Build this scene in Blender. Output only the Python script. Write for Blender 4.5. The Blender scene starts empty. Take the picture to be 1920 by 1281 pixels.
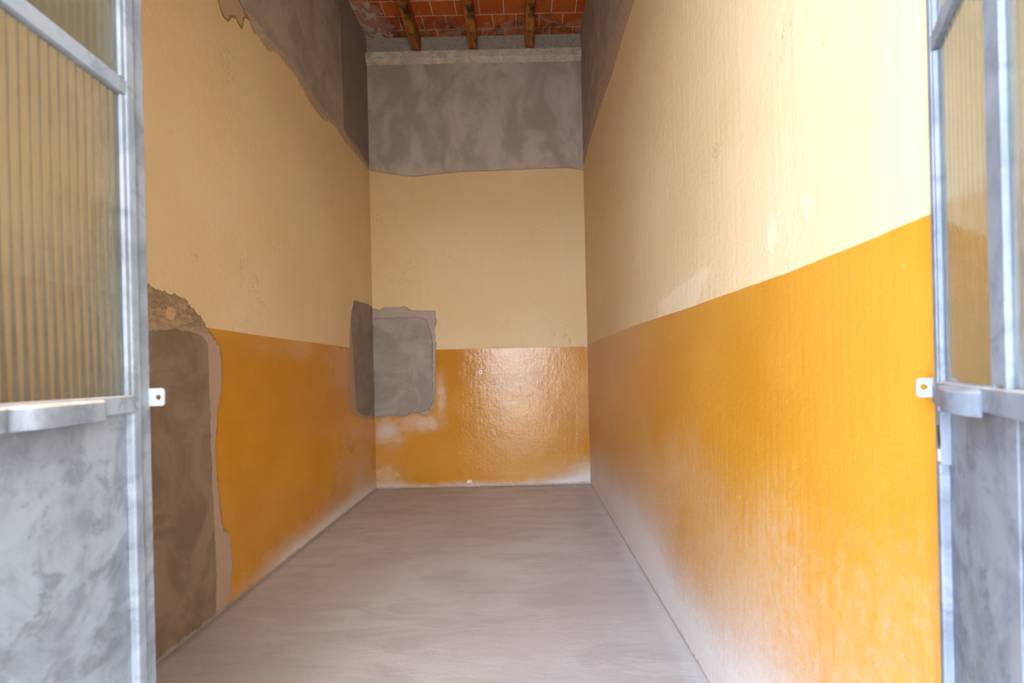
import bpy, bmesh, math, random
import numpy as np
from mathutils import Vector, Matrix

C = bpy.context.scene.collection
SC = bpy.context.scene

# ------------------------------------------------------------------ camera
EYE = 1.2
FPX = 853.0                                    # focal length in pixels of the 1920 wide frame
cam_d = bpy.data.cameras.new('camera')
cam_d.sensor_width = 36.0
cam_d.lens = FPX / 1920 * 36
cam_d.shift_x = -22.0 / 1920
cam_d.shift_y = 56.5 / 1920
cam_d.clip_start = 0.02
cam_d.dof.use_dof = True
cam_d.dof.focus_distance = 3.4
cam_d.dof.aperture_fstop = 3.6
cam = bpy.data.objects.new('camera', cam_d)
C.objects.link(cam)
cam.location = (0, 0, EYE)
cam.rotation_euler = (math.radians(90), 0, 0)
cam.rotation_euler = (Matrix.Rotation(math.radians(90), 4, 'X') @ Matrix.Rotation(math.radians(-1.3), 4, 'Z')).to_euler()
SC.camera = cam

# ------------------------------------------------------------------ sky and exposure
W = bpy.data.worlds.new('sky')
SC.world = W
W.use_nodes = True
wt = W.node_tree
for n in list(wt.nodes):
    wt.nodes.remove(n)
def wn(t, **k):
    n = wt.nodes.new(t)
    for a, b in k.items():
        setattr(n, a, b)
    return n
w_out = wn('ShaderNodeOutputWorld')
w_bg = wn('ShaderNodeBackground')
w_tc = wn('ShaderNodeTexCoord')
w_sep = wn('ShaderNodeSeparateXYZ')
wt.links.new(w_tc.outputs['Generated'], w_sep.inputs[0])
w_mr = wn('ShaderNodeMapRange')
w_mr.inputs[1].default_value = -1
w_mr.inputs[2].default_value = 1
wt.links.new(w_sep.outputs[2], w_mr.inputs[0])
w_ramp = wn('ShaderNodeValToRGB')
wt.links.new(w_mr.outputs[0], w_ramp.inputs[0])
r = w_ramp.color_ramp
r.elements[0].position = 0.0
r.elements[0].color = (0.80, 0.78, 0.74, 1)      # sunlit paving
r.elements[1].position = 1.0
r.elements[1].color = (0.62, 0.72, 0.92, 1)      # high sky
for p, c in ((0.47, (0.90, 0.88, 0.84, 1)), (0.50, (0.66, 0.65, 0.63, 1)), (0.512, (0.66, 0.66, 0.66, 1)),
             (0.528, (1.45, 1.54, 1.68, 1)), (0.72, (0.95, 1.08, 1.30, 1))):
    e = r.elements.new(p)
    e.color = c
w_mx = wn('ShaderNodeMapRange')
w_mx.inputs[1].default_value = -1
w_mx.inputs[2].default_value = 1
wt.links.new(w_sep.outputs[0], w_mx.inputs[0])
w_side = wn('ShaderNodeValToRGB')                # side tint added to shape the light: cool bright -X, dim warm +X
wt.links.new(w_mx.outputs[0], w_side.inputs[0])
q = w_side.color_ramp
q.elements[0].position = 0.0
q.elements[0].color = (1.0, 1.0, 1.0, 1)
q.elements[1].position = 1.0
q.elements[1].color = (0.22, 0.185, 0.145, 1)
for p, c in ((0.05, (1.0, 1.0, 1.0, 1)), (0.09, (0.50, 0.53, 0.59, 1)), (0.30, (0.47, 0.495, 0.54, 1)), (0.50, (0.49, 0.485, 0.475, 1)), (0.68, (0.46, 0.425, 0.37, 1))):
    e = q.elements.new(p)
    e.color = c
w_mul = wn('ShaderNodeVectorMath', operation='MULTIPLY')
wt.links.new(w_ramp.outputs[0], w_mul.inputs[0])
wt.links.new(w_side.outputs[0], w_mul.inputs[1])
w_sc = wn('ShaderNodeVectorMath', operation='SCALE')
w_sc.inputs['Scale'].default_value = 2.9
wt.links.new(w_mul.outputs[0], w_sc.inputs[0])
wt.links.new(w_sc.outputs[0], w_bg.inputs[0])
w_bg.inputs[1].default_value = 1.9
wt.links.new(w_bg.outputs[0], w_out.inputs[0])

SC.view_settings.view_transform = 'Standard'
SC.view_settings.look = 'None'
SC.view_settings.gamma = 1
SC.view_settings.use_curve_mapping = False
SC.view_settings.exposure = 2.13

# ------------------------------------------------------------------ room measures (metres)
XL, XR = -1.581, 0.677
YB, YF = 4.80, 0.25
ZC = 4.753
DX0, DX1, DZ = -0.640, 0.400, 3.15              # doorway, its unseen top raised to let in more light
rng = random.Random(7)

# ------------------------------------------------------------------ node helper
class NT:
    def __init__(s, name):
        s.m = bpy.data.materials.new(name)
        s.m.use_nodes = True
        s.t = s.m.node_tree
        for n in list(s.t.nodes):
            s.t.nodes.remove(n)
        s.out = s.t.nodes.new('ShaderNodeOutputMaterial')
        s.b = s.t.nodes.new('ShaderNodeBsdfPrincipled')
        s.t.links.new(s.b.outputs[0], s.out.inputs[0])
        g = s.t.nodes.new('ShaderNodeTexCoord')
        s.pos = g.outputs['Object']
        q = s.t.nodes.new('ShaderNodeSeparateXYZ')
        s.t.links.new(s.pos, q.inputs[0])
        s.x, s.y, s.z = q.outputs
    def put(s, sock, v):
        if isinstance(v, bpy.types.NodeSocket):
            s.t.links.new(v, sock)
        elif isinstance(v, (tuple, list)) and len(v) == 3 and sock.type == 'RGBA':
            sock.default_value = (*v, 1)
        else:
            sock.default_value = v
    def attr(s, name):
        n = s.t.nodes.new('ShaderNodeAttribute')
        n.attribute_name = name
        return n.outputs['Fac']
    def math(s, op, a, b=0.0, c=0.0, clamp=False):
        n = s.t.nodes.new('ShaderNodeMath')
        n.operation = op
        n.use_clamp = clamp
        s.put(n.inputs[0], a); s.put(n.inputs[1], b); s.put(n.inputs[2], c)
        return n.outputs[0]
    def add(s, a, b): return s.math('ADD', a, b)
    def sub(s, a, b): return s.math('SUBTRACT', a, b)
    def mul(s, a, b): return s.math('MULTIPLY', a, b)
    def inv(s, a): return s.math('SUBTRACT', 1.0, a)
    def mx(s, a, b): return s.math('MAXIMUM', a, b)
    def mn(s, a, b): return s.math('MINIMUM', a, b)
    def noise(s, scale, detail=3.0, rough=0.55, stretch=None, off=0.0, dist=0.0):
        n = s.t.nodes.new('ShaderNodeTexNoise')
        m = s.t.nodes.new('ShaderNodeMapping')
        m.inputs['Scale'].default_value = stretch or (1, 1, 1)
        m.inputs['Location'].default_value = (off, off * .7, off * .3)
        s.t.links.new(s.pos, m.inputs[0])
        s.t.links.new(m.outputs[0], n.inputs['Vector'])
        n.inputs['Scale'].default_value = scale
        n.inputs['Detail'].default_value = detail
        n.inputs['Roughness'].default_value = rough
        n.inputs['Distortion'].default_value = dist
        return n.outputs['Fac']
    def voronoi(s, scale, stretch=None, feature='F1', rnd=1.0):
        n = s.t.nodes.new('ShaderNodeTexVoronoi')
        n.feature = feature
        m = s.t.nodes.new('ShaderNodeMapping')
        m.inputs['Scale'].default_value = stretch or (1, 1, 1)
        s.t.links.new(s.pos, m.inputs[0])
        s.t.links.new(m.outputs[0], n.inputs['Vector'])
        n.inputs['Scale'].default_value = scale
        n.inputs['Randomness'].default_value = rnd
        return n.outputs['Distance'], n.outputs.get('Color')
    def rng(s, v, a, b, c=0.0, d=1.0, smooth=True):
        n = s.t.nodes.new('ShaderNodeMapRange')
        n.interpolation_type = 'SMOOTHSTEP' if smooth else 'LINEAR'
        s.put(n.inputs[0], v)
        n.inputs[1].default_value = a; n.inputs[2].default_value = b
        n.inputs[3].default_value = c; n.inputs[4].default_value = d
        return n.outputs[0]
    def mix(s, f, a, b):
        n = s.t.nodes.new('ShaderNodeMix')
        n.data_type = 'RGBA'
        s.put(n.inputs[0], f); s.put(n.inputs[6], a); s.put(n.inputs[7], b)
        return n.outputs[2]
    def mixf(s, f, a, b):
        n = s.t.nodes.new('ShaderNodeMix')
        s.put(n.inputs[0], f); s.put(n.inputs[2], a); s.put(n.inputs[3], b)
        return n.outputs[0]
    def bump(s, h, strength=1.0, dist=1.0, normal=None):
        n = s.t.nodes.new('ShaderNodeBump')
        n.inputs['Strength'].default_value = strength
        n.inputs['Distance'].default_value = dist
        s.put(n.inputs['Height'], h)
        if normal is not None:
            s.t.links.new(normal, n.inputs['Normal'])
        return n.outputs[0]
    def fin(s, col=None, rough=None, normal=None, metal=None, spec=None):
        if col is not None: s.put(s.b.inputs['Base Color'], col)
        if rough is not None: s.put(s.b.inputs['Roughness'], rough)
        if normal is not None: s.put(s.b.inputs['Normal'], normal)
        if metal is not None: s.put(s.b.inputs['Metallic'], metal)
        if spec is not None: s.put(s.b.inputs['Specular IOR Level'], spec)
        return s.m

# ------------------------------------------------------------------ colours
CREAM = (0.73, 0.56, 0.335)
CREAM2 = (0.70, 0.515, 0.285)
OCHRE = (0.53, 0.220, 0.013)
OCHRE2 = (0.58, 0.265, 0.026)
DUST_SHEEN = (0.60, 0.47, 0.37)
GREY_A = (0.42, 0.36, 0.31)
GREY_B = (0.33, 0.275, 0.235)
TAN = (0.50, 0.39, 0.30)
CEM_A = (0.38, 0.335, 0.295)
CEM_B = (0.29, 0.25, 0.22)
CEM_EDGE = (0.44, 0.33, 0.25)

def wall_material(name, kind):
    """kind: 'left' | 'right' | 'back'; the masks are distances stored on the wall mesh."""
    n = NT(name)
    along = (1, 0.05, 1)
    fine = n.noise(34, 4, .6)
    wob = n.mul(n.sub(n.noise(22, 4, .65), .5), 1.0)
    rag = n.mul(n.sub(n.noise(55, 4, .7, stretch=(1, 1, .35)), .5), 1.0)
    big = n.noise(1.3, 3, .5)
    mid = n.noise(5, 4, .6, off=3.1)
    st = (14, 14, .55)
    streak = n.noise(3.2, 4, .62, stretch=st, off=1.7)
    # paint ------------------------------------------------------------
    cream = n.mix(n.rng(big, .3, .7), CREAM, CREAM2)
    cream = n.mix(n.mul(n.rng(streak, .40, .75), .18 if kind == 'right' else .08), cream, (0.56, 0.36, 0.17))
    cream = n.mix(n.mul(n.rng(n.noise(2.2, 3, .6, off=8), .52, .75), .16), cream, (0.60, 0.39, 0.18))
    ochre = n.mix(n.rng(big, .35, .65), OCHRE, OCHRE2)
    ochre = n.mix(n.mul(n.rng(mid, .45, .7), .25), ochre, (0.62, 0.30, 0.035))
    wear_sheen = n.attr('wear_sheen')  # real wear and dust, plus gloss sheen painted into the colour
    wn_ = n.add(wear_sheen, n.mul(n.sub(n.noise(2.6, 4, .5, stretch=(1, 1, .5), off=5), .5), 0.75))
    if kind == 'back':
        wn_ = n.add(wn_, n.mul(n.sub(n.noise(9, 5, .65, off=25), .5), n.mul(n.rng(wear_sheen, .05, .4), .8)))
    if kind == 'right':
        wn_ = n.add(wn_, n.mul(n.sub(n.noise(34, 3, .7, stretch=(1, 1, .6), off=35), .5), .8))
    wf = n.mul(n.rng(wn_, .05, 1.12 if kind == "right" else .90), n.rng(wear_sheen, 0.0, .25))
    dust_sheen = n.mix(n.rng(wear_sheen, .45, 1.05), DUST_SHEEN, (0.70, 0.66, 0.62))
    ochre = n.mix(n.mul(wf, .92), ochre, dust_sheen)
    vd, _ = n.voronoi(60, stretch=(1, 1, .6))
    speck = n.mul(n.rng(vd, .09, .05), n.rng(n.noise(14, 2, .5, off=12), .52, .62))
    vd2, _ = n.voronoi(17, stretch=(1, 1, .5))
    speck2 = n.mul(n.rng(vd2, .055, .035), n.rng(n.noise(6, 2, .5, off=2), .5, .56))
    ochre = n.mix(n.mul(n.mx(speck, speck2), .75), ochre, (0.85, 0.66, 0.40))
    dado = n.add(n.attr('dado'), n.mul(wob, .004))
    is_cream = n.rng(dado, -.0012, .0012)
    col = n.mix(is_cream, ochre, cream)
    # scratches and dark pits in the paint
    vp, _ = n.voronoi(23)
    pit = n.mul(n.rng(vp, .055, .03), n.rng(n.noise(3, 2, .5, off=9), .5, .6))
    col = n.mix(n.mul(pit, n.mul(is_cream, .55)), col, (0.2, 0.12, 0.06))
    ck = n.noise(2.3, 5, .6, off=51, dist=.7)
    ckm = n.mul(n.rng(n.math('ABSOLUTE', n.sub(ck, .5)), .0035, .0008), n.rng(n.noise(2.7, 2, .5, off=61), .56, .64))
    col = n.mix(n.mul(ckm, n.mul(is_cream, .40)), col, (0.25, 0.15, 0.07))
    rough = n.mixf(is_cream, n.add(.30 if kind == 'right' else .15 if kind == 'back' else .24, n.mul(wf, .35)), .60)
    rough = n.add(rough, n.mul(n.sub(mid, .5), .12))
    height = n.add(n.mul(fine, .0018), n.mul(n.noise(8, 3, .5, off=4), .0010 if kind == 'right' else .0028))
    height = n.add(height, n.mul(streak, .0016 if kind == 'right' else .0008))
    height = n.sub(height, n.mul(is_cream, .0006))
    if kind == 'right':      # newer white daubs on the cream paint
        d = n.add(n.attr('daub'), n.mul(rag, .10))
        df = n.rng(d, -.006, .008)
        col = n.mix(n.mul(n.mul(df, is_cream), .42), col, (0.84, 0.70, 0.50))
        height = n.add(height, n.mul(n.mul(df, is_cream), .0008))
    # bare bands above the paint -------------------------------------------
    grey_m = n.noise(4.0, 4, .6, off=6, dist=.6)
    grey = n.mix(n.rng(grey_m, .38, .62), GREY_A, GREY_B)
    if kind == 'back':
        st2 = n.noise(2.2, 4, .6, stretch=(1.4, 1, .8), off=21, dist=.5)
        grey = n.mix(n.rng(st2, .36, .60), (0.50, 0.45, 0.40), (0.36, 0.315, 0.27))
    if kind != 'back':
        grey = n.mix(n.mul(n.rng(streak, .4, .7), .45), grey, (0.42, 0.34, 0.28))
    if kind == 'left':
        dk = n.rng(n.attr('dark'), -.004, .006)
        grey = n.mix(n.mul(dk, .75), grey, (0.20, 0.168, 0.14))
        height = n.sub(height, n.mul(dk, .010))
    wv = n.noise(30, 3, .6, off=30)
    top = n.add(n.attr('top'), n.mul(rag, .06 if kind != 'back' else .012))
    is_top = n.rng(top, -.002, .002)
    tanc = n.mix(n.rng(fine, .4, .6), TAN, (0.41, 0.31, 0.23))
    gr = n.add(n.attr('grey'), n.mul(rag, .05))
    is_grey = n.rng(gr, -.003, .003)
    col = n.mix(is_top, col, n.mix(is_grey, tanc, grey))
    rim = n.mul(n.rng(n.math('ABSOLUTE', top), .012, .003), .55)
    col = n.mix(rim, col, (0.60, 0.40, 0.19) if kind != 'back' else (0.36, 0.25, 0.12))
    rough = n.mixf(is_top, rough, .9)
    height = n.sub(height, n.mul(is_top, .006))
    height = n.add(height, n.mul(n.mul(is_top, n.mul(wv, .004)), 1.0))
    height = n.add(height, n.mul(n.mul(is_top, is_grey), .003))
    if kind == 'left':
        fl = n.add(n.attr('flake'), n.mul(rag, .03))
        ff = n.rng(fl, -.003, .003)
        col = n.mix(ff, col, (0.50, 0.36, 0.22))
        col = n.mix(n.mul(n.rng(n.math('ABSOLUTE', fl), .010, .002), .7), col, (0.17, 0.10, 0.045))
        height = n.sub(height, n.mul(ff, .004))
    # cement repairs ------------------------------------------------------
    if kind != 'right':
        pa = n.add(n.attr('patch'), n.mul(rag, .06))
        pf = n.rng(pa, -.003, .003)
        pi = n.rng(n.add(n.attr('inner'), n.mul(wob, .035)), -.006, .006)
        cm = n.noise(3.0, 4, .6, off=14, dist=1.2)
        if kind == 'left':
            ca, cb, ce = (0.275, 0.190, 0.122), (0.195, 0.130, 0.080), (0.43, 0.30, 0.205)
        else:
            ca, cb, ce = CEM_A, CEM_B, (0.40, 0.345, 0.30)
        cc = n.mix(n.rng(cm, .36, .62), ca, cb)
        if kind == 'left':
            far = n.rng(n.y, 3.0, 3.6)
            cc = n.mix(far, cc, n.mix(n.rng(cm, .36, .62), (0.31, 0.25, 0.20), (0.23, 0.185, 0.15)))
            rg_ = n.mul(n.rng(n.z, 1.40, 1.46), n.inv(far))
            nn = n.noise(16, 4, .7, stretch=(1, 1, 2.2), off=3, dist=1.5)
            ce_ = n.mix(rg_, ce, n.mix(n.rng(nn, .45, .6), (0.33, 0.22, 0.135), (0.50, 0.34, 0.19)))
            height = n.add(height, n.mul(n.mul(n.mul(pf, rg_), nn), .016))
        else:
            ce_ = ce
        pc = n.mix(pi, ce_, cc)
        ln = n.rng(n.math('ABSOLUTE', n.add(n.attr('inner'), n.mul(wob, .035))), .008, .001)
        pc = n.mix(n.mul(ln, .45), pc, (0.12, 0.085, 0.06))
        col = n.mix(pf, col, pc)
        rough = n.mixf(pf, rough, .85)
        height = n.add(height, n.mul(pf, .003))
        height = n.add(height, n.mul(n.mul(pf, pi), -.002))
        height = n.add(height, n.mul(n.mul(pf, n.noise(5, 3, .6, off=17, dist=1)), .006))
    if kind == 'left':
        sp = n.rng(n.add(n.attr('spot'), n.mul(rag, .02)), -.002, .003)
        col = n.mix(sp, col, (0.66, 0.43, 0.22))
    if kind == 'back':       # bare lime band between the ledge and the tiles
        lb = n.rng(n.z, 4.50, 4.52)
        col = n.mix(lb, col, n.mix(n.rng(fine, .4, .65), (0.37, 0.335, 0.295), (0.30, 0.265, 0.23)))
        # old scratches in the gloss paint
    if kind == 'back':
        sc_ = n.rng(n.add(n.attr('scratch'), n.mul(wob, .006)), .008, .002)
        sc_ = n.mul(sc_, n.rng(n.noise(20, 2, .5, off=41), .35, .55))
        col = n.mix(n.mul(sc_, .6), col, (0.30, 0.13, 0.03))
        height = n.sub(height, n.mul(sc_, .0004))
    # dirty foot of the wall
    foot = n.rng(n.add(n.z, n.mul(n.add(wob, rag), .035)), .030 if kind == 'back' else .020, .006)
    col = n.mix(n.mul(foot, .8), col, (0.36, 0.29, 0.24) if kind != 'right' else (0.40, 0.28, 0.20))
    height = n.add(height, n.mul(foot, .004))
    return n.fin(col, rough, n.bump(height, 1.0, 1.0), spec=n.mixf(is_cream, .55, .3))

# ------------------------------------------------------------------ distances
def poly_sdf(px, pz, poly):
    """signed distance, positive inside"""
    P = np.array(poly, float)
    Q = np.roll(P, -1, axis=0)
    best = np.full(px.shape, 1e9)
    inside = np.zeros(px.shape, bool)
    for (x0, z0), (x1, z1) in zip(P, Q):
        dx, dz = x1 - x0, z1 - z0
        L = dx * dx + dz * dz + 1e-12
        t = np.clip(((px - x0) * dx + (pz - z0) * dz) / L, 0, 1)
        d = np.hypot(px - x0 - t * dx, pz - z0 - t * dz)
        best = np.minimum(best, d)
        if abs(dz) > 1e-12:
            c = ((z0 > pz) != (z1 > pz)) & (px < dx * (pz - z0) / dz + x0)
            inside ^= c
    return np.where(inside, best, -best)

def above(px, pz, line):
    L = np.array(line, float)
    return pz - np.interp(px, L[:, 0], L[:, 1])

def sstep(v, a, b):
    t = np.clip((v - a) / (b - a), 0, 1)
    return t * t * (3 - 2 * t)

def grid_wall(name, axis, const, a0, a1, z0, z1, step, attrs, mat, thick):
    """plaster wall: a fine relief face with real thickness behind it"""
    na = int(round((a1 - a0) / step)); nz = int(round((z1 - z0) / step))
    A = np.linspace(a0, a1, na + 1); Z = np.linspace(z0, z1, nz + 1)
    AA, ZZ = np.meshgrid(A, Z)
    a = AA.ravel(); z = ZZ.ravel()
    wav = 0.0022 * (np.sin(a * 3.1 + 1.3 * z) + np.sin(z * 2.3 - a * 1.7 + 1.0) + .6 * np.sin(5.3 * a + 4.1 * z + 2))
    edge = np.minimum.reduce([a - a0, a1 - a, z - z0, z1 - z])
    wav = wav * np.clip(edge / .15, 0, 1)
    if axis == 'x':
        co = np.stack([const + wav, a, z], 1)
    else:
        co = np.stack([a, const + wav, z], 1)
    n0 = len(co)
    back = co.copy()
    k = 0 if axis == 'x' else 1
    corners = [0, na, (nz) * (na + 1) + na, nz * (na + 1)]
    bc = co[corners].copy(); bc[:, k] = const + thick
    verts = np.concatenate([co, bc])
    i = np.arange(na)[None, :] + (na + 1) * np.arange(nz)[:, None]
    q = np.stack([i, i + 1, i + na + 2, i + na + 1], -1).reshape(-1, 4)
    faces = [tuple(int(v) for v in f) for f in q]
    b = [n0, n0 + 1, n0 + 2, n0 + 3]
    rim0 = list(range(0, na + 1)); rim1 = [na + (na + 1) * j for j in range(nz + 1)]
    rim2 = [nz * (na + 1) + (na - j) for j in range(na + 1)]; rim3 = [(na + 1) * (nz - j) for j in range(nz + 1)]
    faces.append(tuple(b))
    faces.append(tuple(rim0) + (b[1], b[0])); faces.append(tuple(rim1) + (b[2], b[1]))
    faces.append(tuple(rim2) + (b[3], b[2])); faces.append(tuple(rim3) + (b[0], b[3]))
    me = bpy.data.meshes.new(name)
    me.from_pydata([tuple(v) for v in verts], [], faces)
    bm = bmesh.new(); bm.from_mesh(me); bmesh.ops.recalc_face_normals(bm, faces=bm.faces); bm.to_mesh(me); bm.free()
    for key, fn in attrs.items():
        at = me.attributes.new(key, 'FLOAT', 'POINT')
        vals = np.concatenate([fn(a, z), np.zeros(4)]).astype(np.float32)
        at.data.foreach_set('value', vals)
    me.materials.append(mat)
    o = bpy.data.objects.new(name, me); C.objects.link(o)
    o['kind'] = 'structure'
    return o

# traced on the walls, in metres: (depth, height) for the side walls, (x, height) for the back wall
L_PAINT = [(0, 3.26), (2.3, 3.29), (2.711, 3.329), (2.737, 3.274), (2.794, 3.30), (2.899, 3.281), (2.964, 3.327), (3.015, 3.345), (3.251, 3.343), (3.371, 3.309), (3.434, 3.286), (3.547, 3.278), (3.693, 3.284), (3.80, 3.335), (3.94, 3.361), (4.183, 3.341), (4.80, 3.355)]
L_GREY = [(0, 3.33), (2.595, 3.357), (2.754, 3.379), (2.902, 3.371), (3.177, 3.411), (3.375, 3.393), (3.599, 3.373), (3.914, 3.406), (4.157, 3.441), (4.429, 3.438), (4.80, 3.40)]
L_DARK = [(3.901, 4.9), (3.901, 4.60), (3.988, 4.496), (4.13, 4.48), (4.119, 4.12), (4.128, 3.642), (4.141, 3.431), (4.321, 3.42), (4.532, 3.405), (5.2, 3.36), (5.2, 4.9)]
L_FLAKE = [(2.426, 3.219), (2.458, 3.163), (2.504, 3.165), (2.529, 3.211), (2.578, 3.246), (2.615, 3.211), (2.635, 3.23), (2.657, 3.319), (2.711, 3.329), (2.595, 3.37), (2.584, 3.40), (2.406, 3.33)]
L_DADO = [(0, 1.456), (2.317, 1.456), (2.807, 1.453), (4.076, 1.456), (4.8, 1.456)]
L_PATCH = [(1.2, 1.70), (1.736, 1.668), (1.884, 1.617), (1.945, 1.594), (1.988, 1.583), (2.041, 1.581), (2.128, 1.578), (2.161, 1.545), (2.22, 1.509), (2.267, 1.462), (2.315, 1.412), (2.371, 1.367), (2.385, 1.283), (2.371, 1.116), (2.344, 1.063), (2.34, 0.953), (2.325, 0.873), (2.331, 0.681), (2.35, 0.511), (2.371, 0.393), (2.389, 0.429), (2.421, 0.347), (2.434, 0.2), (2.411, 0.068), (2.391, -0.2), (1.2, -0.2)]
L_INNER = [(1.2, 1.44), (1.73, 1.433), (1.912, 1.404), (2.074, 1.428), (2.217, 1.415), (2.276, 1.383), (2.278, 1.228), (2.285, 0.96), (2.292, 0.69), (2.298, 0.419), (2.302, 0.283), (2.292, -0.2), (1.2, -0.2)]
L_SPOT = [(2.009, 1.512), (2.034, 1.534), (2.065, 1.524), (2.076, 1.492), (2.05, 1.464), (2.017, 1.47)]
L_CORNER = [(4.283, 1.909), (4.394, 1.916), (4.665, 1.931), (5.2, 1.88), (5.2, 0.72), (4.799, 0.729), (4.438, 0.788), (4.191, 0.838), (4.107, 0.932), (4.099, 1.221), (4.138, 1.464), (4.194, 1.762)]
L_CORNER_IN = [(4.283, 1.929), (4.394, 1.936), (4.665, 1.95), (5.2, 1.9), (5.2, 0.76), (4.802, 0.768), (4.439, 0.814), (4.274, 0.88), (4.241, 1.221), (4.229, 1.469), (4.205, 1.714)]
R_PAINT = [(0, 3.25), (2.523, 3.282), (2.608, 3.291), (2.782, 3.308), (3.065, 3.33), (3.233, 3.319), (3.645, 3.36), (3.911, 3.363), (4.424, 3.384), (4.80, 3.343)]
R_GREY = [(0, 3.54), (2.831, 3.548), (2.907, 3.56), (3.043, 3.532), (3.28, 3.589), (3.503, 3.538), (3.791, 3.621), (3.883, 3.561), (4.129, 3.523), (4.8, 3.50)]
R_DADO = [(0, 1.445), (0.756, 1.444), (0.927, 1.439), (1.151, 1.437), (1.44, 1.441), (1.86, 1.446), (2.626, 1.462), (4.80, 1.472)]
B_TOP = [(-1.6, 3.363), (-1.308, 3.312), (-1.118, 3.285), (-0.96, 3.298), (-0.644, 3.325), (-0.188, 3.331), (0.24, 3.339), (0.499, 3.344), (0.70, 3.31)]
B_DADO = [(-1.6, 1.455), (0.7, 1.45)]
B_PATCH = [(-1.9, 1.90), (-1.571, 1.905), (-1.504, 1.876), (-1.47, 1.909), (-1.346, 1.906), (-1.233, 1.915), (-1.178, 1.874), (-1.065, 1.866), (-0.925, 1.863), (-0.91, 1.767), (-0.935, 1.655), (-0.916, 1.485), (-0.934, 1.204), (-0.94, 0.951), (-0.965, 0.839), (-1.034, 0.756), (-1.118, 0.781), (-1.202, 0.783), (-1.288, 0.745), (-1.4, 0.776), (-1.513, 0.75), (-1.9, 0.78)]
B_INNER = [(-1.9, 1.80), (-1.50, 1.79), (-1.3, 1.80), (-1.10, 1.80), (-1.01, 1.76), (-0.965, 1.60), (-0.955, 1.45), (-0.965, 1.1), (-0.955, 0.93), (-1.0, 0.82), (-1.118, 0.79), (-1.202, 0.795), (-1.288, 0.757), (-1.4, 0.788), (-1.513, 0.762), (-1.9, 0.79)]

def blob(a, z, ca, cz, ra, rz):
    return np.exp(-(((a - ca) / ra) ** 2 + ((z - cz) / rz) ** 2))
def left_wear(a, z):
    w = .62 * np.exp(-(z / .17) ** 2) * sstep(a, 2.3, 3.2) + .30 * np.exp(-(z / .10) ** 2)
    w = w + .45 * blob(a, z, 4.25, .35, .45, .30) + .35 * blob(a, z, 3.95, 1.25, .28, .22) + .22 * blob(a, z, 3.2, 1.4, .7, .1)
    return w
def right_wear_sheen(a, z):
    band = .22 + .05 * np.sin(a * 2.1)
    w = .88 * np.exp(-z / (band * (.65 + .45 * sstep(a, 3.8, 2.0)))) + .62 * np.exp(-(z / .55) ** 2)
    w = w + .46 * sstep(a, 1.5, 3.2) * (.6 + .4 * sstep(z, 1.0, 1.4)) + .22 * blob(a, z, 1.6, .75, .7, .25)  # rearward term paints gloss sheen as well as dust
    return np.minimum(w, 1.1)
def back_wear_sheen(a, z):
    w = .95 * blob(a, z, .72, .02, .45, .22) + .50 * np.exp(-(z / .06) ** 2)
    w = w + .75 * blob(a, z, -1.45, .60, .20, .16) + .6 * blob(a, z, -1.05, .68, .18, .10) + .45 * blob(a, z, -1.45, .15, .25, .2)
    w = w + .5 * blob(a, z, -.87, 1.0, .06, .25) + .20 * blob(a, z, -.1, 1.1, .6, .35) + .03  # broad centre blob paints the doorway's sheen on the gloss paint
    return w
def daubs(a, z):
    d = poly_sdf(a, z, [(1.20, 1.53), (1.21, 1.59), (1.235, 1.605), (1.265, 1.60), (1.27, 1.52), (1.24, 1.51)])
    d = np.maximum(d, poly_sdf(a, z, [(2.30, 1.40), (2.27, 1.54), (2.10, 1.555), (1.95, 1.56), (1.76, 1.572), (1.61, 1.571), (1.64, 1.53), (1.73, 1.49), (1.80, 1.40)]))
    d = np.maximum(d, poly_sdf(a, z, [(1.05, 1.55), (1.06, 1.60), (1.10, 1.61), (1.12, 1.57), (1.09, 1.54)]) - .004)
    return d

wall_left = grid_wall('wall_left', 'x', XL, YF, YB, 0, ZC, .025, {
    'top': lambda a, z: above(a, z, L_PAINT), 'grey': lambda a, z: above(a, z, L_GREY),
    'dark': lambda a, z: poly_sdf(a, z, L_DARK), 'flake': lambda a, z: poly_sdf(a, z, L_FLAKE),
    'dado': lambda a, z: above(a, z, L_DADO), 'spot': lambda a, z: poly_sdf(a, z, L_SPOT),
    'patch': lambda a, z: np.maximum(poly_sdf(a, z, L_PATCH), poly_sdf(a, z, L_CORNER)),
    'inner': lambda a, z: np.maximum(poly_sdf(a, z, L_INNER), poly_sdf(a, z, L_CORNER_IN)),
    'wear_sheen': left_wear}, wall_material('painted_plaster_left', 'left'), -.15)
wall_right = grid_wall('wall_right', 'x', XR, YF, YB, 0, ZC, .025, {
    'top': lambda a, z: above(a, z, R_PAINT), 'grey': lambda a, z: above(a, z, R_GREY),
    'dado': lambda a, z: above(a, z, R_DADO), 'wear_sheen': right_wear_sheen, 'daub': daubs},
    wall_material('painted_plaster_right', 'right'), .15)
SCRATCH = [[(-0.371, 1.086), (-0.24, 1.169)] ,
[(-0.204, 1.15), (-0.193, 1.082), (-0.312, 0.974)] ,
[(-0.365, 1.068), (-0.273, 1.066)] ,
[(-0.134, 0.952), (-0.042, 0.934), (0.031, 0.932), (0.124, 0.964)] ,
[(-0.339, 0.889), (-0.265, 0.893), (-0.154, 0.887), (-0.117, 0.902), (-0.032, 0.869)] ,
[(-0.038, 1.116), (-0.043, 0.993)] ,
[(-0.347, 0.52), (-0.323, 0.501), (-0.273, 0.518)] ,
[(-0.496, 0.991), (-0.435, 0.989)] ,
[(-0.131, 0.945), (-0.136, 0.835)] ,]
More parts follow.
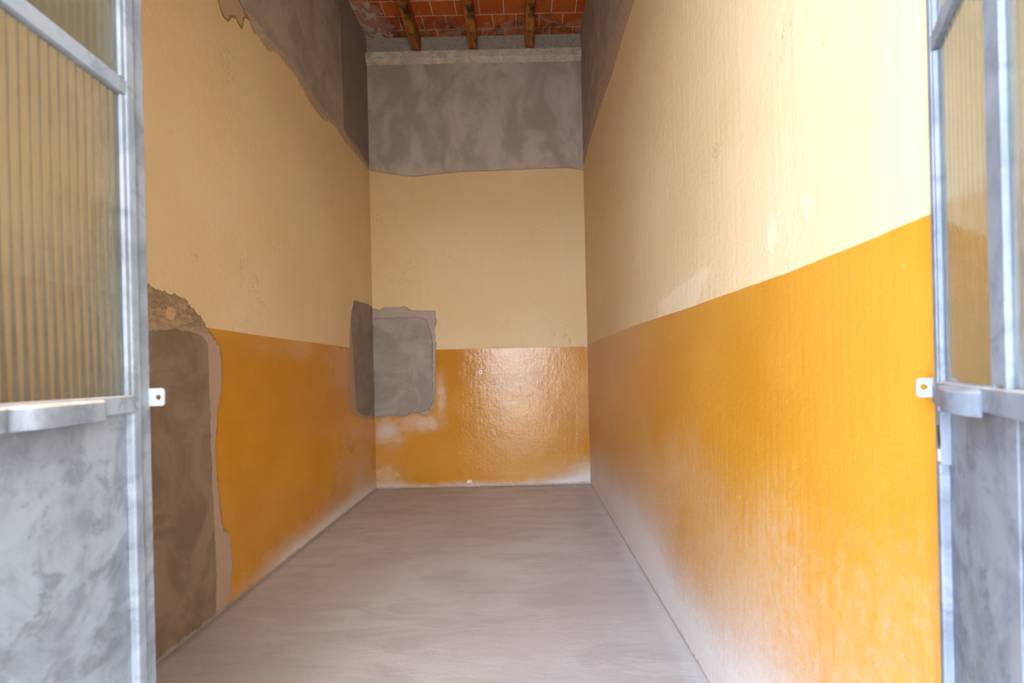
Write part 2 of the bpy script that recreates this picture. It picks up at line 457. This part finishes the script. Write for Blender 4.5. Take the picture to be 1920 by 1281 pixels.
def scratches(a, z):
    best = np.full(a.shape, 9.0)
    for l in SCRATCH:
        for (x0, z0), (x1, z1) in zip(l[:-1], l[1:]):
            dx, dz = x1 - x0, z1 - z0
            t = np.clip(((a - x0) * dx + (z - z0) * dz) / (dx * dx + dz * dz), 0, 1)
            best = np.minimum(best, np.hypot(a - x0 - t * dx, z - z0 - t * dz))
    return best
wall_back = grid_wall('wall_back', 'y', YB, XL, XR, 0, ZC, .011, {'scratch': scratches,
    'top': lambda a, z: above(a, z, B_TOP), 'grey': lambda a, z: above(a, z, B_TOP),
    'dado': lambda a, z: above(a, z, B_DADO), 'patch': lambda a, z: poly_sdf(a, z, B_PATCH),
    'inner': lambda a, z: poly_sdf(a, z, B_INNER), 'wear_sheen': back_wear_sheen},
    wall_material('painted_plaster_back', 'back'), .15)

# ------------------------------------------------------------------ mesh helpers
def add_box(bm, x0, x1, y0, y1, z0, z1, bevel=0.0):
    vs = [bm.verts.new((x, y, z)) for z in (z0, z1) for y in (y0, y1) for x in (x0, x1)]
    fs = [(0, 1, 3, 2), (4, 6, 7, 5), (0, 4, 5, 1), (2, 3, 7, 6), (0, 2, 6, 4), (1, 5, 7, 3)]
    f = [bm.faces.new([vs[i] for i in q]) for q in fs]
    if bevel:
        ed = set(e for q in f for e in q.edges)
        bmesh.ops.bevel(bm, geom=list(ed), offset=bevel, segments=2, affect='EDGES', profile=.6)
def link(name, bm, mat, parent=None, smooth=False):
    bmesh.ops.recalc_face_normals(bm, faces=bm.faces)
    me = bpy.data.meshes.new(name)
    bm.to_mesh(me); bm.free()
    if smooth:
        for p in me.polygons: p.use_smooth = True
    me.materials.append(mat)
    o = bpy.data.objects.new(name, me); C.objects.link(o)
    if parent: o.parent = parent
    return o

# ------------------------------------------------------------------ floor
def floor_material():
    n = NT('smoothed_cement_floor')
    a = n.noise(1.1, 4, .55, off=2)
    b = n.noise(2.6, 5, .6, stretch=(.8, 2.6, 1), off=7, dist=.8)
    c = n.noise(9, 4, .6, stretch=(.6, 2.0, 1), off=1, dist=1)
    col = n.mix(n.rng(a, .35, .65), (0.48, 0.430, 0.405), (0.55, 0.515, 0.49))
    col = n.mix(n.mul(n.rng(b, .42, .66), .45), col, (0.39, 0.325, 0.295))
    col = n.mix(n.mul(n.rng(c, .5, .75), .30), col, (0.56, 0.51, 0.48))
    # pale lime along the right wall, darker along the left and back walls
    e = n.add(n.sub(XR, n.x), n.mul(n.sub(n.noise(7, 4, .6, off=4), .5), .10))
    col = n.mix(n.mul(n.rng(e, .10, .02), .55), col, (0.62, 0.60, 0.57))
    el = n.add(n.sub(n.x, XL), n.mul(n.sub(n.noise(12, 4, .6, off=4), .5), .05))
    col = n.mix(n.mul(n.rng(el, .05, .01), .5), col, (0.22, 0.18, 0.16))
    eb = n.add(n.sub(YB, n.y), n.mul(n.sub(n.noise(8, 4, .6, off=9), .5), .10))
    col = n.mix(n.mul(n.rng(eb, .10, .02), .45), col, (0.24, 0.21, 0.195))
    vd, _ = n.voronoi(9)
    sp = n.mul(n.rng(vd, .030, .018), n.rng(n.noise(4, 2, .5), .5, .55))
    col = n.mix(n.mul(sp, .6), col, (0.7, 0.65, 0.6))
    h = n.add(n.mul(n.noise(45, 3, .6), .0005), n.add(n.mul(c, .0018), n.mul(a, .006)))
    sc = n.noise(26, 3, .6, stretch=(1.0, .10, 1), off=11)
    h = n.add(h, n.mul(sc, .0003))
    return n.fin(col, n.add(.40, n.mul(n.rng(b, .3, .7), .18)), n.bump(h, 1, 1), spec=.5)
bm = bmesh.new()
add_box(bm, XL - .15, XR + .15, -2.6, YB + .15, -.12, 0)
fl = link('floor', bm, floor_material()); fl['kind'] = 'structure'

# ------------------------------------------------------------------ ceiling of clay tiles
def tile_material():
    n = NT('clay_ceiling_tiles')
    br = n.t.nodes.new('ShaderNodeTexBrick')
    mp = n.t.nodes.new('ShaderNodeMapping')
    mp.inputs['Location'].default_value = (-0.008 + .235 * 20, -4.338 + .184 * 40, 0)
    dn = n.t.nodes.new('ShaderNodeTexNoise'); dn.inputs['Scale'].default_value = 6
    n.t.links.new(n.pos, dn.inputs['Vector'])
    vm = n.t.nodes.new('ShaderNodeVectorMath'); vm.operation = 'MULTIPLY_ADD'
    vm.inputs[1].default_value = (.012, .012, 0)
    n.t.links.new(dn.outputs['Color'], vm.inputs[0]); n.t.links.new(n.pos, vm.inputs[2])
    n.t.links.new(vm.outputs[0], mp.inputs[0]); n.t.links.new(mp.outputs[0], br.inputs['Vector'])
    br.inputs['Scale'].default_value = 1
    br.inputs['Brick Width'].default_value = .235
    br.inputs['Row Height'].default_value = .184
    br.inputs['Mortar Size'].default_value = .0045
    br.inputs['Mortar Smooth'].default_value = .3
    br.inputs['Color1'].default_value = (0.52, 0.115, 0.016, 1)
    br.inputs['Color2'].default_value = (0.38, 0.075, 0.014, 1)
    br.inputs['Mortar'].default_value = (0.75, 0.58, 0.44, 1)
    br.inputs['Bias'].default_value = -.1
    stain = n.noise(4.5, 5, .65, off=5, dist=.8)
    lime = n.noise(6, 5, .7, off=15, dist=1.0)
    edge = n.rng(n.y, 4.35, 4.72, 0, .34)
    edgel = n.rng(n.x, -1.2, -1.5, 0, .26)
    col = n.mix(n.mul(n.rng(n.add(stain, n.mul(edge, .4)), .58, .78), .8), br.outputs['Color'], (0.10, 0.03, 0.016))
    lf = n.mul(n.rng(n.add(lime, n.add(n.mul(edge, .55), edgel)), .62, .80), .65)
    col = n.mix(lf, col, (0.40, 0.27, 0.21))
    hv = n.rng(n.add(n.noise(9, 4, .6, off=33, dist=.5), n.add(n.mul(edge, .2), edgel)), .76, .80)
    col = n.mix(n.mul(hv, .9), col, (0.52, 0.45, 0.38))
    h = n.add(n.mul(n.inv(br.outputs['Fac']), .003), n.add(n.mul(n.noise(30, 4, .6), .002), n.mul(hv, .004)))
    return n.fin(col, .8, n.bump(h, 1, 1), spec=.3)
bm = bmesh.new()
add_box(bm, XL - .15, XR + .15, -.02, YB + .15, ZC, ZC + .15)
ce = link('ceiling', bm, tile_material()); ce['kind'] = 'structure'

# ------------------------------------------------------------------ front wall with the doorway
n = NT('rough_plaster_front')
mid = n.noise(3, 4, .6)
m_front = n.fin(n.mix(n.rng(mid, .4, .6), (0.62, 0.47, 0.30), (0.52, 0.40, 0.27)), .8, n.bump(n.mul(n.noise(30, 4, .6), .003)))
bm = bmesh.new()
pts = [(XL, 0), (DX0, 0), (DX0, DZ), (DX1, DZ), (DX1, 0), (XR, 0), (XR, ZC), (XL, ZC)]
f0 = bm.faces.new([bm.verts.new((x, YF, z)) for x, z in pts])
ex = bmesh.ops.extrude_face_region(bm, geom=[f0])
for v in ex['geom']:
    if isinstance(v, bmesh.types.BMVert): v.co.y = YF - .12
wf_ = link('wall_front', bm, m_front); wf_['kind'] = 'structure'

# ------------------------------------------------------------------ whitewashed ledge under the rafters
def ledge_material():
    n = NT('whitewashed_ledge')
    a = n.noise(9, 5, .65, off=3, dist=.6)
    col = n.mix(n.rng(a, .38, .62), (0.66, 0.58, 0.49), (0.47, 0.41, 0.34))
    vd, _ = n.voronoi(9, stretch=(1, .3, 1))
    hole = n.rng(vd, .07, .045)
    col = n.mix(n.mul(hole, .8), col, (0.10, 0.08, 0.06))
    ck = n.noise(5, 4, .6, off=23, dist=1.5)
    crack = n.rng(n.math('ABSOLUTE', n.sub(ck, .5)), .008, .002)
    col = n.mix(n.mul(crack, .6), col, (0.16, 0.12, 0.09))
    h = n.add(n.mul(n.noise(40, 4, .65), .004), n.sub(n.mul(n.rng(a, .4, .5), .004), n.mul(hole, .006)))
    return n.fin(col, .9, n.bump(h), spec=.2)
bm = bmesh.new()
N = 90
rl = random.Random(3)
rings = []
dz = [0.0] * 5
for i in range(N + 1):
    x = XL + (XR - XL) * i / N
    j = [rl.uniform(-.0035, .0035) for _ in range(5)]
    prof = [(YB - .001, 4.466 + j[0]), (YB - .030, 4.482 + j[0]), (YB - .048 + j[1] * .5, 4.503 + j[1] * .6), (YB - .052 + j[2] * .4, 4.572 + j[2] * .4), (YB - .001, 4.580)]
    rings.append([bm.verts.new((x, y, z)) for y, z in prof])
for i in range(N):
    for k in range(5):
        a, b = rings[i], rings[i + 1]
        bm.faces.new([a[k], a[(k + 1) % 5], b[(k + 1) % 5], b[k]])
bm.faces.new(rings[0]); bm.faces.new(rings[-1])
t1 = link('trim_1', bm, ledge_material()); t1['kind'] = 'structure'

# ------------------------------------------------------------------ rafters
def wood_material():
    n = NT('varnished_old_wood')
    g = n.noise(3.5, 5, .6, stretch=(9, .9, 9), off=2, dist=.6)
    k = n.noise(5, 3, .55, stretch=(1.4, 1, 1.4), off=8)
    col = n.mix(n.rng(g, .35, .65), (0.42, 0.145, 0.018), (0.20, 0.058, 0.010))
    col = n.mix(n.rng(k, .50, .60), col, (0.028, 0.010, 0.005))
    lo = n.noise(5, 3, .5, off=19)
    col = n.mix(n.mul(n.rng(lo, .55, .7), .5), col, (0.55, 0.26, 0.035))
    h = n.add(n.mul(g, .004), n.mul(k, .004))
    return n.fin(col, n.add(.35, n.mul(g, .25)), n.bump(h), spec=.5)
m_wood = wood_material()
def rafter(xa, xb, ya, zb, seed, label, knot):
    rr = random.Random(seed)
    root = bpy.data.objects.new('roof_rafter', None); C.objects.link(root)
    root.location = ((xa + xb) / 2, ya + 0.0, zb)
    bm = bmesh.new()
    ys = [YF + (ya - YF) * i / 70 for i in range(71)]
    ph = rr.uniform(0, 6)
    rings = []
    for y in ys:
        w = .003 * math.sin(y * 5 + ph) + rr.uniform(-.001, .001)
        e = .002 * math.sin(y * 7.7 + ph * 2)
        u0, u1 = xa + w, xb + w + e
        zz = zb + .003 * math.sin(y * 4 + ph) + .001 * rr.uniform(-1, 1)
        c = .010
        pr = [(u0, ZC - .001), (u0, zz + c), (u0 + c * .35, zz + c * .35), (u0 + c, zz), (u1 - c, zz), (u1 - c * .3, zz + c * .35), (u1, zz + c), (u1, ZC - .001)]
        rings.append([bm.verts.new((px - root.location.x, y - root.location.y, pz - root.location.z)) for px, pz in pr])
    for i in range(70):
        for k in range(8):
            a, b = rings[i], rings[i + 1]
            bm.faces.new([a[k], a[(k + 1) % 8], b[(k + 1) % 8], b[k]])
    bm.faces.new(rings[0]); bm.faces.new(rings[-1])
    link('beam', bm, m_wood, root)
    # iron nail driven into the underside
    bm = bmesh.new()
    bmesh.ops.create_cone(bm, cap_ends=True, segments=12, radius1=.006, radius2=.004, depth=.006,
                          matrix=Matrix.Translation((knot[0] - root.location.x, knot[1] - root.location.y, -.002)))
    link('nail_head', bm, m_nail, root)
    root['label'] = label; root['category'] = 'rafter'; root['group'] = 'wooden rafters under the clay tiles'
    return root
n = NT('pale_nail'); m_nail = n.fin((0.5, 0.42, 0.32), .5, metal=.5)
rafter(-1.085, -1.000, YB - .035, 4.588, 1, 'dark brown wooden roof rafter nearest the left grey wall, its right side in view', (-1.045, 4.50))
rafter(-0.493, -0.400, YB - .035, 4.588, 2, 'dark brown wooden roof rafter in the middle, between two others', (-0.44, 4.50))
rafter(0.094, 0.184, YB - .035, 4.588, 3, 'dark brown wooden roof rafter nearest the right wall, with a burnt black knot', (0.14, 4.48))

# ------------------------------------------------------------------ steel door leaves
def steel_material(name, base, dark, metal=.08, rough=.50):
    n = NT(name)
    a = n.noise(5, 5, .62, off=3, dist=1.3)
    b = n.noise(22, 5, .7, off=9, dist=.6)
    col = n.mix(n.rng(a, .42, .62), base, dark)
    col = n.mix(n.mul(n.rng(b, .50, .64), .55), col, tuple(c * .62 for c in dark))
    warm = n.noise(2.5, 3, .5, off=22)
    col = n.mix(n.mul(n.rng(warm, .56, .72), .35), col, (0.29, 0.26, 0.235))
    vd, _ = n.voronoi(26, stretch=(1, 1, .7))
    sp = n.mul(n.rng(vd, .06, .035), n.rng(n.noise(9, 2, .5), .54, .6))
    col = n.mix(n.mul(sp, .7), col, (0.75, 0.68, 0.58))
    h = n.add(n.mul(b, .0006), n.mul(a, .003))
    return n.fin(col, n.add(rough, n.mul(b, .15)), n.bump(h), metal=metal, spec=.5)
m_steel = steel_material('grey_blue_painted_steel', (0.215, 0.250, 0.300), (0.155, 0.182, 0.225))
m_panel = steel_material('mottled_steel_sheet', (0.205, 0.240, 0.290), (0.130, 0.153, 0.190))
n = NT('pale_galvanised_tab')
m_tab = n.fin(n.mix(n.rng(n.noise(20, 3), .4, .6), (0.30, 0.325, 0.35), (0.25, 0.27, 0.295)), .45, metal=.1)
n = NT('dusty_ledge'); m_dust = n.fin(n.mix(n.rng(n.noise(30, 3), .35, .6), (0.62, 0.57, 0.50), (0.50, 0.44, 0.37)), .8)
n = NT('dark_hole'); m_dark = n.fin((0.03, 0.022, 0.018), .8)
n = NT('dried_putty'); m_putty = n.fin((0.55, 0.47, 0.38), .9)
n = NT('reeded_glass')
n.b.inputs['Transmission Weight'].default_value = 1
n.b.inputs['IOR'].default_value = 1.40
m_glass = n.fin((0.90, 0.95, 0.90), .06)
_tr = n.t.nodes.new('ShaderNodeBsdfTransparent'); _tr.inputs[0].default_value = (0.90, 0.93, 0.88, 1)
_mx = n.t.nodes.new('ShaderNodeMixShader'); _mx.inputs[0].default_value = .74
n.t.links.new(_tr.outputs[0], _mx.inputs[1]); n.t.links.new(n.b.outputs[0], _mx.inputs[2])
_df = n.t.nodes.new('ShaderNodeBsdfDiffuse'); _df.inputs[0].default_value = (0.55, 0.56, 0.46, 1)
_m2 = n.t.nodes.new('ShaderNodeMixShader'); _m2.inputs[0].default_value = .035      # film of dust
n.t.links.new(_mx.outputs[0], _m2.inputs[1]); n.t.links.new(_df.outputs[0], _m2.inputs[2])
n.t.links.new(_m2.outputs[0], n.out.inputs[0])

HT = 2.56                                   # leaf height
def reed_pane(t0, t1, z0, z1, pitch, s, W_, y0=.004):
    """ribbed glass: one flat face, one face of round reeds"""
    bm = bmesh.new()
    cnt = max(1, int(round((t1 - t0) / pitch)))
    seg = 8
    A = []
    for i in range(cnt * seg + 1):
        u = i / seg
        ph = u - math.floor(u)
        y = y0 + .0030 + .0021 * math.sin(math.pi * ph)
        A.append((W_ - (t0 + (t1 - t0) * i / (cnt * seg)), y))
    lo = [bm.verts.new((x, -s * (y - .006), z0)) for x, y in A]
    hi = [bm.verts.new((x, -s * (y - .006), z1)) for x, y in A]
    b0 = bm.verts.new((A[0][0], -s * (y0 - .006), z0)); b1 = bm.verts.new((A[-1][0], -s * (y0 - .006), z0))
    c0 = bm.verts.new((A[0][0], -s * (y0 - .006), z1)); c1 = bm.verts.new((A[-1][0], -s * (y0 - .006), z1))
    for i in range(len(A) - 1):
        f = bm.faces.new([lo[i], lo[i + 1], hi[i + 1], hi[i]]); f.smooth = True
    bm.faces.new([b0, b1, c1, c0])
    bm.faces.new([b0, lo[0], hi[0], c0]); bm.faces.new([lo[-1], b1, c1, hi[-1]])
    bm.faces.new([b0] + [b1] + lo[::-1]); bm.faces.new([c0] + [c1] + hi[::-1])
    return bm

def door_leaf(name, free, ang, s, label, pitch, zl=1.1745):
    """free = free vertical edge on plan; ang = bearing from hinge to free edge; s = +1 if the room face is local +Y"""
    W_ = .54
    dx, dy = math.sin(ang), math.cos(ang)
    hinge = (free[0] - W_ * dx, free[1] - W_ * dy)
    root = bpy.data.objects.new(name, None); C.objects.link(root)
    root.location = (hinge[0], hinge[1], 0)
    root.rotation_euler = (0, 0, math.atan2(dy, dx))
    root['kind'] = 'structure'
    root['label'] = label; root['category'] = 'door'
    def B(bm, t0, t1, n0, n1, z0, z1, bev=.0012):
        x0, x1 = W_ - t1, W_ - t0
        y0, y1 = sorted((s * n0, s * n1))
        add_box(bm, x0, x1, y0, y1, z0, z1, bev)
    # stiles: flat lip, box, rounded ridge between
    bm = bmesh.new()
    B(bm, 0, .030, .000, .004, .02, HT)
    B(bm, .027, .046, -.022, .010, .02, HT, .003)
    B(bm, .002, .028, -.022, .000, .02, HT)
    link('stile', bm, m_steel, root)
    bm = bmesh.new()
    B(bm, .492, .540, -.022, .008, .02, HT, .003)
    link('stile', bm, m_steel, root)
    bm = bmesh.new()
    B(bm, .266, .302, -.008, .008, 1.172, HT, .003)
    link('mullion', bm, m_steel, root)
    bm = bmesh.new()
    B(bm, .268, .300, -.006, -.0010, .06, 1.14, .0004)
    link('panel_rib', bm, m_steel, root)
    # rails
    for (z0, z1, n1) in ((1.674, 1.699, .009), (2.17, 2.20, .012), (2.53, 2.56, .010), (.02, .07, .008)):
        bm = bmesh.new()
        B(bm, .044, .494, -.018, n1, z0, z1, .002)
        link('rail', bm, m_steel, root)
    bm = bmesh.new()
    B(bm, .044, .494, -.018, .012, zl - .0275, zl, .002)
    lr = link('lock_rail', bm, m_steel, root)
    bm = bmesh.new()                               # dusty top of the lock rail
    B(bm, .050, .492, -.006, .0115, zl - .0003, zl + .0007, 0)
    link('dust_layer', bm, m_dust, lr)
    # glazing beads + panes
    for (t0, t1) in ((.050, .266), (.302, .492)):
        for (z0, z1) in ((zl, 1.671), (1.701, 2.17), (2.20, 2.53)):
            p = link('glass_pane', reed_pane(t0 - .003, t1 + .003, z0 - .003 + .004, z1 + .003 - .004, pitch, s, W_), m_glass, root)
            bm = bmesh.new()
            B(bm, t0 - .005, t0 + .004, .002, .008, z0, z1, .001)
            B(bm, t1 - .004, t1 + .004, .002, .008, z0, z1, .001)
            link('glazing_bead', bm, m_steel, p)
    # sheet panel
    bm = bmesh.new()
    B(bm, .046, .494, -.006, -.002, .02, 1.15, 0)
    link('sheet_panel', bm, m_panel, root)
    return root, B, W_

ANG_L, ANG_R = math.atan2(-65, 853), math.atan2(511, 853)
leafL, BL, WL = door_leaf('door_1', (-.662, .800), ANG_L, -1,
    'open grey steel door leaf with ribbed glass on the left', .0140)
leafR, BR, WR = door_leaf('door_2', (.664, .730), ANG_R, 1,
    'open grey steel door leaf with ribbed glass on the right, swung wide to the wall', .0185, 1.1690)

def bar(path, z0, z1, th, W_, s, top=True):
    """bent flat bar; path = (t, n) points, closed above by a plate down to the rail"""
    bm = bmesh.new()
    # smooth the path
    P = [Vector(p) for p in path]
    Q = []
    for i in range(len(P) - 1):
        p0 = P[max(i - 1, 0)]; p1 = P[i]; p2 = P[i + 1]; p3 = P[min(i + 2, len(P) - 1)]
        for k in range(6):
            t = k / 6
            Q.append(.5 * ((2 * p1) + (p2 - p0) * t + (2 * p0 - 5 * p1 + 4 * p2 - p3) * t * t + (3 * p1 - p0 - 3 * p2 + p3) * t ** 3))
    Q.append(P[-1])
    out = []
    for i, q in enumerate(Q):
        d = (Q[min(i + 1, len(Q) - 1)] - Q[max(i - 1, 0)]).normalized()
        nrm = Vector((-d.y, d.x))
        out.append((q, q - nrm * th))
    rings = []
    for q, w in out:
        rings.append([bm.verts.new((W_ - a.x, s * a.y, z)) for a, z in ((q, z0), (q, z1), (w, z1), (w, z0))])
    for i in range(len(rings) - 1):
        for k in range(4):
            a, b = rings[i], rings[i + 1]
            bm.faces.new([a[k], a[(k + 1) % 4], b[(k + 1) % 4], b[k]])
    bm.faces.new(rings[0]); bm.faces.new(rings[-1])
    return bm, Q

def top_plate(Q, z, W_, s, nb=.010, th=.0015, drop=.008):
    bm = bmesh.new()
    Q = [q for q in Q if q.y > nb + .001]
    for zz in (z, z + th):
        fr = [bm.verts.new((W_ - q.x, s * q.y, zz - drop)) for q in Q]
        bk = [bm.verts.new((W_ - q.x, s * nb, zz)) for q in Q]
        for i in range(len(Q) - 1):
            bm.faces.new([fr[i], fr[i + 1], bk[i + 1], bk[i]])
        if zz == z:
            f0, b0 = fr, bk
    for i in range(len(Q) - 1):
        bm.faces.new([f0[i], f0[i + 1], fr[i + 1], fr[i]])
        bm.faces.new([b0[i], b0[i + 1], bk[i + 1], bk[i]])
    bm.faces.new([f0[0], fr[0], bk[0], b0[0]]); bm.faces.new([f0[-1], fr[-1], bk[-1], b0[-1]])
    return bm

def tab(W_, s, t, n0, n1, z0, z1, hole_n, hole_z, th=.003):
    """small plate with a round hole, square to the leaf, facing the doorway"""
    bm = bmesh.new()
    seg = 24
    rr = .0045
    def outer(a):
        # rounded rectangle boundary hit from the hole centre
        ca, sa = math.cos(a), math.sin(a)
        ts = []
        if abs(ca) > 1e-6:
            ts.append(((n1 if ca > 0 else n0) - hole_n) / ca)
        if abs(sa) > 1e-6:
            ts.append(((z1 if sa > 0 else z0) - hole_z) / sa)
        t_ = min(ts)
        nn, zz = hole_n + ca * t_, hole_z + sa * t_
        # soften the two outer corners
        cr = .005
        for cz, sg in ((z0, 1), (z1, -1)):
            if nn > n1 - cr and (zz - cz) * sg < cr:
                cx, cy = n1 - cr, cz + sg * cr
                d = Vector((nn - cx, zz - cy))
                if d.length > cr:
                    d = d.normalized() * cr
                    nn, zz = cx + d.x, cy + d.y
        return nn, zz
    angs = sorted(set([2 * math.pi * i / 48 for i in range(48)] + [math.atan2(zc - hole_z, nc - hole_n) % (2 * math.pi) for nc in (n0,) for zc in (z0, z1)]))
    R = []
    for a in angs:
        o = outer(a); i_ = (hole_n + rr * math.cos(a), hole_z + rr * math.sin(a))
        R.append([bm.verts.new((W_ - tt, s * p[0], p[1])) for p in (o, i_) for tt in (t, t + th)])
    for i in range(len(R)):
        a, b = R[i], R[(i + 1) % len(R)]
        bm.faces.new([a[0], b[0], b[2], a[2]]); bm.faces.new([a[1], a[3], b[3], b[1]])
        bm.faces.new([a[0], a[1], b[1], b[0]]); bm.faces.new([a[2], b[2], b[3], a[3]])
    return bm

# left leaf: square tab on the free edge, bent handle bar on the lock rail
link('lock_tab', tab(WL, -1, .001, -.004, .030, 1.1545, 1.1855, .020, 1.1695), m_tab, leafL)
PL = [(.108, .014), (.112, .017), (.15, .020), (.20, .025), (.222, .025), (.236, .019), (.247, .0155), (.262, .019), (.32, .022), (.36, .014)]
bm, Q = bar(PL, 1.140, 1.1675, .003, WL, -1)
hb = link('handle_bar', bm, m_steel, leafL)
link('handle_cover', top_plate(Q, 1.1716, WL, -1, drop=.004), m_dust, hb)
# right leaf: long hasp bowed over the stile
link('lock_tab', tab(WR, 1, .000, .006, .0275, 1.144, 1.175, .018, 1.1605), m_tab, leafR)
PR = [(.000, .0075), (.05, .0115), (.10, .019), (.15, .028), (.19, .030), (.225, .024), (.247, .014)]
bm, Q = bar(PR, 1.135, 1.162, .003, WR, 1)
hb = link('handle_bar', bm, m_steel, leafR)
link('handle_cover', top_plate(Q, 1.1700, WR, 1, nb=.004), m_tab, hb)
# keyhole slot and worn catch on the right leaf
bm = bmesh.new()
bmesh.ops.create_cone(bm, cap_ends=True, segments=20, radius1=.5, radius2=.5, depth=.0016,
                      matrix=Matrix.Translation((WR - .051, .0104, 1.088)) @ Matrix.Rotation(math.radians(8), 4, 'Y') @ Matrix.Diagonal((.010, 1, .034, 1)) @ Matrix.Rotation(math.radians(90), 4, 'X'))
kh = link('keyhole', bm, m_dark, leafR)
bm = bmesh.new()
BR(bm, .044, .056, -.004, .0098, 1.045, 1.125, .001)
link('lock_plate', bm, m_steel, leafR)
bm = bmesh.new()
BR(bm, .046, .056, .0098, .0125, 1.050, 1.068, .001)
link('latch_catch', bm, m_putty, leafR)

# ------------------------------------------------------------------ small things on the back wall
n = NT('dull_zinc'); m_zinc = n.fin((0.42, 0.40, 0.38), .35, metal=.8)
sc_root = bpy.data.objects.new('wall_screw', None); C.objects.link(sc_root)
sc_root.location = (-.456, YB - .003, 1.205)
bm = bmesh.new()
RX = Matrix.Rotation(math.radians(90), 4, 'X')
bmesh.ops.create_cone(bm, cap_ends=True, segments=24, radius1=.0215, radius2=.019, depth=.004, matrix=Matrix.Translation((0, 0, 0)) @ RX)
link('washer', bm, m_zinc, sc_root)
bm = bmesh.new()
bmesh.ops.create_uvsphere(bm, u_segments=20, v_segments=10, radius=.011, matrix=Matrix.Translation((0, -.003, 0)) @ Matrix.Diagonal((1, .6, 1, 1)))
link('screw_head', bm, m_nail, sc_root, True)
bm = bmesh.new()
add_box(bm, -.008, .008, -.0105, -.0085, -.0015, .0015)
link('slot', bm, m_dark, sc_root)
sc_root['label'] = 'small metal screw with round washer in the ochre part of the back wall'
sc_root['category'] = 'screw'

n = NT('white_plaster_crumb'); m_crumb = n.fin((0.80, 0.77, 0.72), .9, n.bump(n.mul(n.noise(90, 3), .002)))
def crumb(name, x, y, z, r, seed, squash=(1, .6, .8)):
    rr = random.Random(seed)
    bm = bmesh.new()
    bmesh.ops.create_icosphere(bm, subdivisions=2, radius=r)
    for v in bm.verts:
        k = 1 + rr.uniform(-.22, .22)
        v.co = Vector((v.co.x * squash[0] * k, v.co.y * squash[1] * k, v.co.z * squash[2] * k))
    o = link(name, bm, m_crumb)
    o.location = (x, y, z)
    return o
o = crumb('plaster_lump', -.60, YB - .008, .055, .026, 4, (1, .35, .8))
o['label'] = 'white plaster lump stuck low on the back wall just above the floor'; o['category'] = 'plaster lump'
bits = [(-.68, .022, .006), (-.65, .012, .005), (-.63, .018, .007), (-.57, .020, .007), (-.545, .014, .006), (-.52, .024, .006), (-.50, .016, .007), (-.48, .032, .005), (-.59, .010, .006), (-.61, .010, .005)]
for i, (x, z, r_) in enumerate(bits):
    o = crumb('plaster_crumb', x, YB - .004 - r_ * .5, max(z - .006, r_ * .8), r_, 20 + i)
    o['label'] = 'tiny white plaster crumb around the lump at the foot of the back wall'
    o['category'] = 'plaster crumb'; o['group'] = 'white crumbs at the foot of the back wall'
